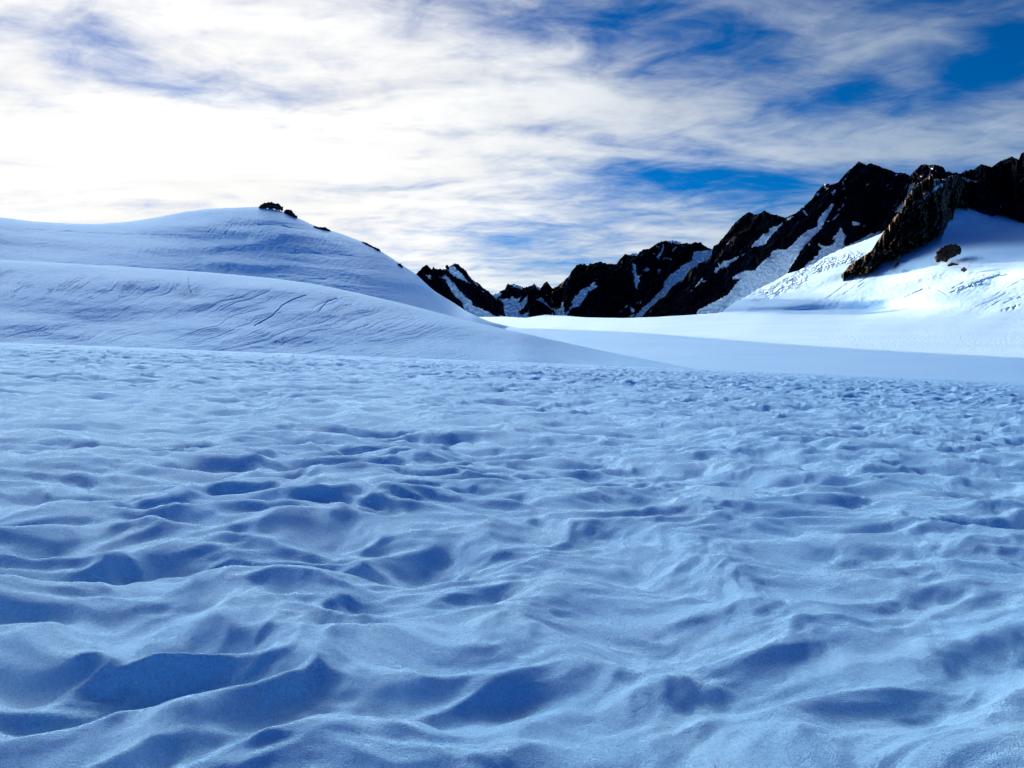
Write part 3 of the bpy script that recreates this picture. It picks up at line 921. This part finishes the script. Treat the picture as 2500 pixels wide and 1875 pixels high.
    wall("mountain", "dark right-hand rock wall with toothed lower edge hanging above the upper snow", ridge, [(a, b + 3) for a, b in base], list(zip(wx, wd)), 0.55, P, M_rock, shear=0.1, grain=(40, 14), seed=210, amp=0.014, jit=1.2, foot=0.3)

    # sunlit brown spur
    ridge = Z(5, (850, 1612), (900, 1560), (960, 1480), (1010, 1440), (1080, 1400), (1180, 1335), (1220, 1310), (1260, 1285), (1300, 1215), (1340, 1150), (1420, 1035), (1490, 955), (1560, 850), (1600, 800), (1659, 740)) + \
        Z(6, (60, 700), (100, 640), (160, 560), (220, 500), (300, 440), (350, 405), (420, 360), (440, 425), (500, 430), (590, 430), (620, 395), (680, 378), (720, 385), (760, 368), (800, 395), (830, 440), (870, 520), (890, 640), (900, 760), (910, 830))
    base = Z(5, (850, 1620), (960, 1562), (1040, 1530), (1080, 1575), (1110, 1580), (1180, 1545), (1230, 1560), (1270, 1545), (1340, 1500), (1390, 1435), (1450, 1360), (1500, 1402), (1560, 1390), (1659, 1335)) + \
        Z(6, (100, 1388), (200, 1335), (330, 1288), (440, 1215), (600, 1130), (670, 1070), (690, 1030), (705, 900), (730, 760), (740, 720), (840, 765), (900, 820), (915, 835))
    P = [(g, Z(6, (148, 815), (215, 745), (265, 735), (300, 690), (380, 600), (470, 530), (540, 480), (600, 474), (560, 525), (470, 575), (390, 640), (350, 680), (270, 740), (200, 800))), (pt, Z(6, (440, 435), (500, 425), (535, 440), (480, 448))), (pt, Z(6, (555, 430), (605, 425), (590, 450))), (pt, Z(6, (655, 395), (690, 380), (680, 398))), (pt, Z(6, (610, 578), (640, 562), (630, 580))),
         (pt, Z(5, (1195, 1480), (1240, 1440), (1265, 1470), (1230, 1510)))]

    # stands on the flank: its foot follows the snow surface
    bx = np.arange(2040, 2380, 4.0)
    by = curve(base, bx)
    db = np.minimum(flank_depth(bx, by), 2560)
    db = np.convolve(np.concatenate([np.repeat(db[0], 6), db, np.repeat(db[-1], 6)]), np.ones(13) / 13, 'valid')
    dbase = list(zip(bx, db * 0.985))
    wall("rock_spur", "brown sunlit rock spur with thin snow strip running down onto the bright snow flank", ridge, [(a, b + 5) for a, b in base], dbase, 0.75, P, M_spur, shear=0.35, grain=(26, 10), seed=240, amp=0.040, jit=1.6, kind='thing', cat='rock spur',
         back=[(20, 25), (60, 120), (120, 300), (200, 700)])


# ------------------------------------------------------------------ loose rocks and outcrops
def lump(rng, c, r, sub=3):
    """a craggy block: a jittered, faceted ball flattened a little"""
    n = 5 + sub
    th = np.linspace(0, math.pi, n)
    ph = np.linspace(0, 2 * math.pi, 2 * n, endpoint=False)
    T_, P_ = np.meshgrid(th, ph, indexing='ij')
    d = np.stack([np.sin(T_) * np.cos(P_), np.sin(T_) * np.sin(P_), np.cos(T_)], -1)
    # cut by random planes to get flat faces and edges
    rad = np.full(d.shape[:2], 1.25)
    for _ in range(11):
        nrm = rng.normal(size=3)
        nrm /= np.linalg.norm(nrm)
        off = rng.uniform(0.62, 1.0)
        dd = d @ nrm
        rad = np.where(dd > 0.05, np.minimum(rad, off / np.maximum(dd, 0.05)), rad)
    rad *= rng.uniform(0.95, 1.05, rad.shape)
    rad[0] = rad[0].mean()
    rad[-1] = rad[-1].mean()
    s = np.array([rng.uniform(.8, 1.3), rng.uniform(.8, 1.3), rng.uniform(.9, 1.9)]) * r
    V = (d * rad[..., None]) * s + c
    nv, nu = V.shape[:2]
    i = np.arange(nv - 1)[:, None] * nu
    j = np.arange(nu)[None]
    Q = np.stack([i + j, i + (j + 1) % nu, i + nu + (j + 1) % nu, i + nu + j], -1).reshape(-1, 4)
    return V.reshape(-1, 3), Q


def outcrop(name, label, cat, poly, D, mat, n, size, seed, group=None, pull=None, kmin=0.45):
    rng = np.random.default_rng(seed)
    xs = [p[0] for p in poly]
    ys = [p[1] for p in poly]
    # depth of the snow along the foot of the rock, fitted by a line that nowhere sinks below it
    gx = np.linspace(min(xs) + 0.5, max(xs) - 0.5, 24)
    gy = np.linspace(min(ys), max(ys), 60)
    feet = []
    for x in gx:
        r = gy[in_poly(np.full(60, x), gy, poly)]
        if len(r):
            feet.append((x, D(x, float(r.max()))))
    fx = np.array([f[0] for f in feet])
    fdp = np.array([f[1] for f in feet])
    ka, kb = np.polyfit(fx, fdp, 1)
    low = (ka * fx + kb - fdp).max()
    VV, QQ, off = [], [], 0
    cs = []
    # the largest blocks that fit come first
    pts = rng.uniform((min(xs), min(ys)), (max(xs), max(ys)), (6000, 2))
    pts = pts[in_poly(pts[:, 0], pts[:, 1], poly)]
    de = seg_dist(pts[:, 0], pts[:, 1], poly + [poly[0]])
    rr = np.minimum(size * rng.uniform(kmin, 1.0, len(pts)), np.maximum(de * 1.15, size * 0.32))
    left = list(range(len(pts)))
    while len(cs) < n and left:
        rest = []
        for q in left:
            x, y = pts[q]
            if cs and min(math.hypot(x - a, y - b) - 0.75 * (c + rr[q]) for a, b, c in cs) > 0:
                rest.append(q)
                continue
            cs.append((x, y, rr[q]))
            d = ka * x + kb - low
            rm = rr[q] / F * d
            v, f = lump(rng, world_pt(np.array([x]), np.array([y]), np.array([d + rng.uniform(-0.6, 0.6) * rm]))[0], rm)
            VV.append(v)
            QQ.append(f + off)
            off += len(v)
            if len(cs) >= n:
                break
        if len(rest) == len(left):
            break
        left = rest
    if not VV:
        return None
    o = mesh_from(name, np.concatenate(VV), np.concatenate(QQ), mat, smooth_shade=False)
    return tag(o, label, cat, group)


def build_rocks():
    A = Z(8, (178, 192), (200, 170), (250, 148), (320, 130), (350, 125), (380, 145), (405, 155), (412, 118), (434, 120), (437, 150), (492, 180), (527, 220), (520, 243), (450, 238), (380, 207), (320, 218), (300, 197), (180, 207))
    outcrop("rock_outcrop", "jagged black outcrop crowning the snow hill's summit against the sky", "outcrop", [(x, y + 1.0) for x, y in A], hill_depth, M_crag, 620, 2.7, 1)
    Bq = Z(8, (510, 252), (550, 226), (610, 233), (660, 288), (710, 322), (738, 356), (690, 352), (620, 312), (540, 268))
    outcrop("rock_outcrop", "elongated black outcrop just right of and below the summit outcrop", "outcrop", [(x, y + 1.5) for x, y in Bq], hill_depth, M_crag, 420, 2.6, 2)
    g = "small rocks along the snow hill's right skyline"
    Cq = Z(8, (905, 440), (990, 462), (1040, 468), (1080, 464), (1112, 488), (1160, 508), (1222, 516), (1228, 532), (1150, 514), (1040, 488), (920, 458))
    outcrop("rock", "thin broken row of black rocks on the hill's skyline below the two summit outcrops", "rock", [(x, y + 2.0) for x, y in Cq], hill_depth, M_crag, 500, 2.3, 3, g)
    Dq = Z(8, (1558, 652), (1620, 668), (1720, 722), (1800, 756), (1834, 796), (1780, 770), (1690, 720))
    outcrop("rock", "long narrow black rock sliver halfway down the hill's right skyline", "rock", [(x, y + 2.0) for x, y in Dq], hill_depth, M_crag, 500, 2.1, 4, g)
    Eq = Z(8, (2043, 962), (2090, 968), (2127, 1017), (2070, 988))
    outcrop("rock", "lowest small black rock set in snow just inside the hill's right edge", "rock", Eq, hill_depth, M_crag, 120, 3.0, 5, g)
    fd = lambda x, y: float(flank_depth(np.array([x]), np.array([y]))[0]) * 0.965
    Fq = Z(6, (425, 1497), (480, 1420), (560, 1360), (650, 1322), (750, 1328), (800, 1372), (812, 1405), (700, 1458), (600, 1502), (520, 1540), (450, 1575), (470, 1520))
    outcrop("boulder", "big dark brown-flecked rock dome sitting on the bright snow below the spur", "boulder", Fq, fd, M_boul, 150, 8.0, 6)
    g = "small rocks on the sunlit snow flank"
    outcrop("rock", "small dark sliver of rock on the snow just below the big rock dome", "rock", Z(6, (610, 1612), (640, 1580), (690, 1562), (780, 1578), (700, 1588)), fd, M_boul, 160, 2.6, 7, g)
    outcrop("rock", "small black rock on the crest of the snow roll below the big rock dome", "rock", Z(6, (800, 1655), (850, 1622), (885, 1655), (850, 1668)), fd, M_boul, 160, 3.4, 8, g)
    outcrop("rock", "slanting dark rock on the sunlit slope between the spur's foot and the rock dome", "rock", Z(7, (778, 338), (815, 300), (862, 255), (852, 295), (810, 325)), fd, M_boul, 160, 2.6, 9, g)


build_near()
build_lower_slope()
build_hill()
build_glacier()
build_mountains()
build_rocks()
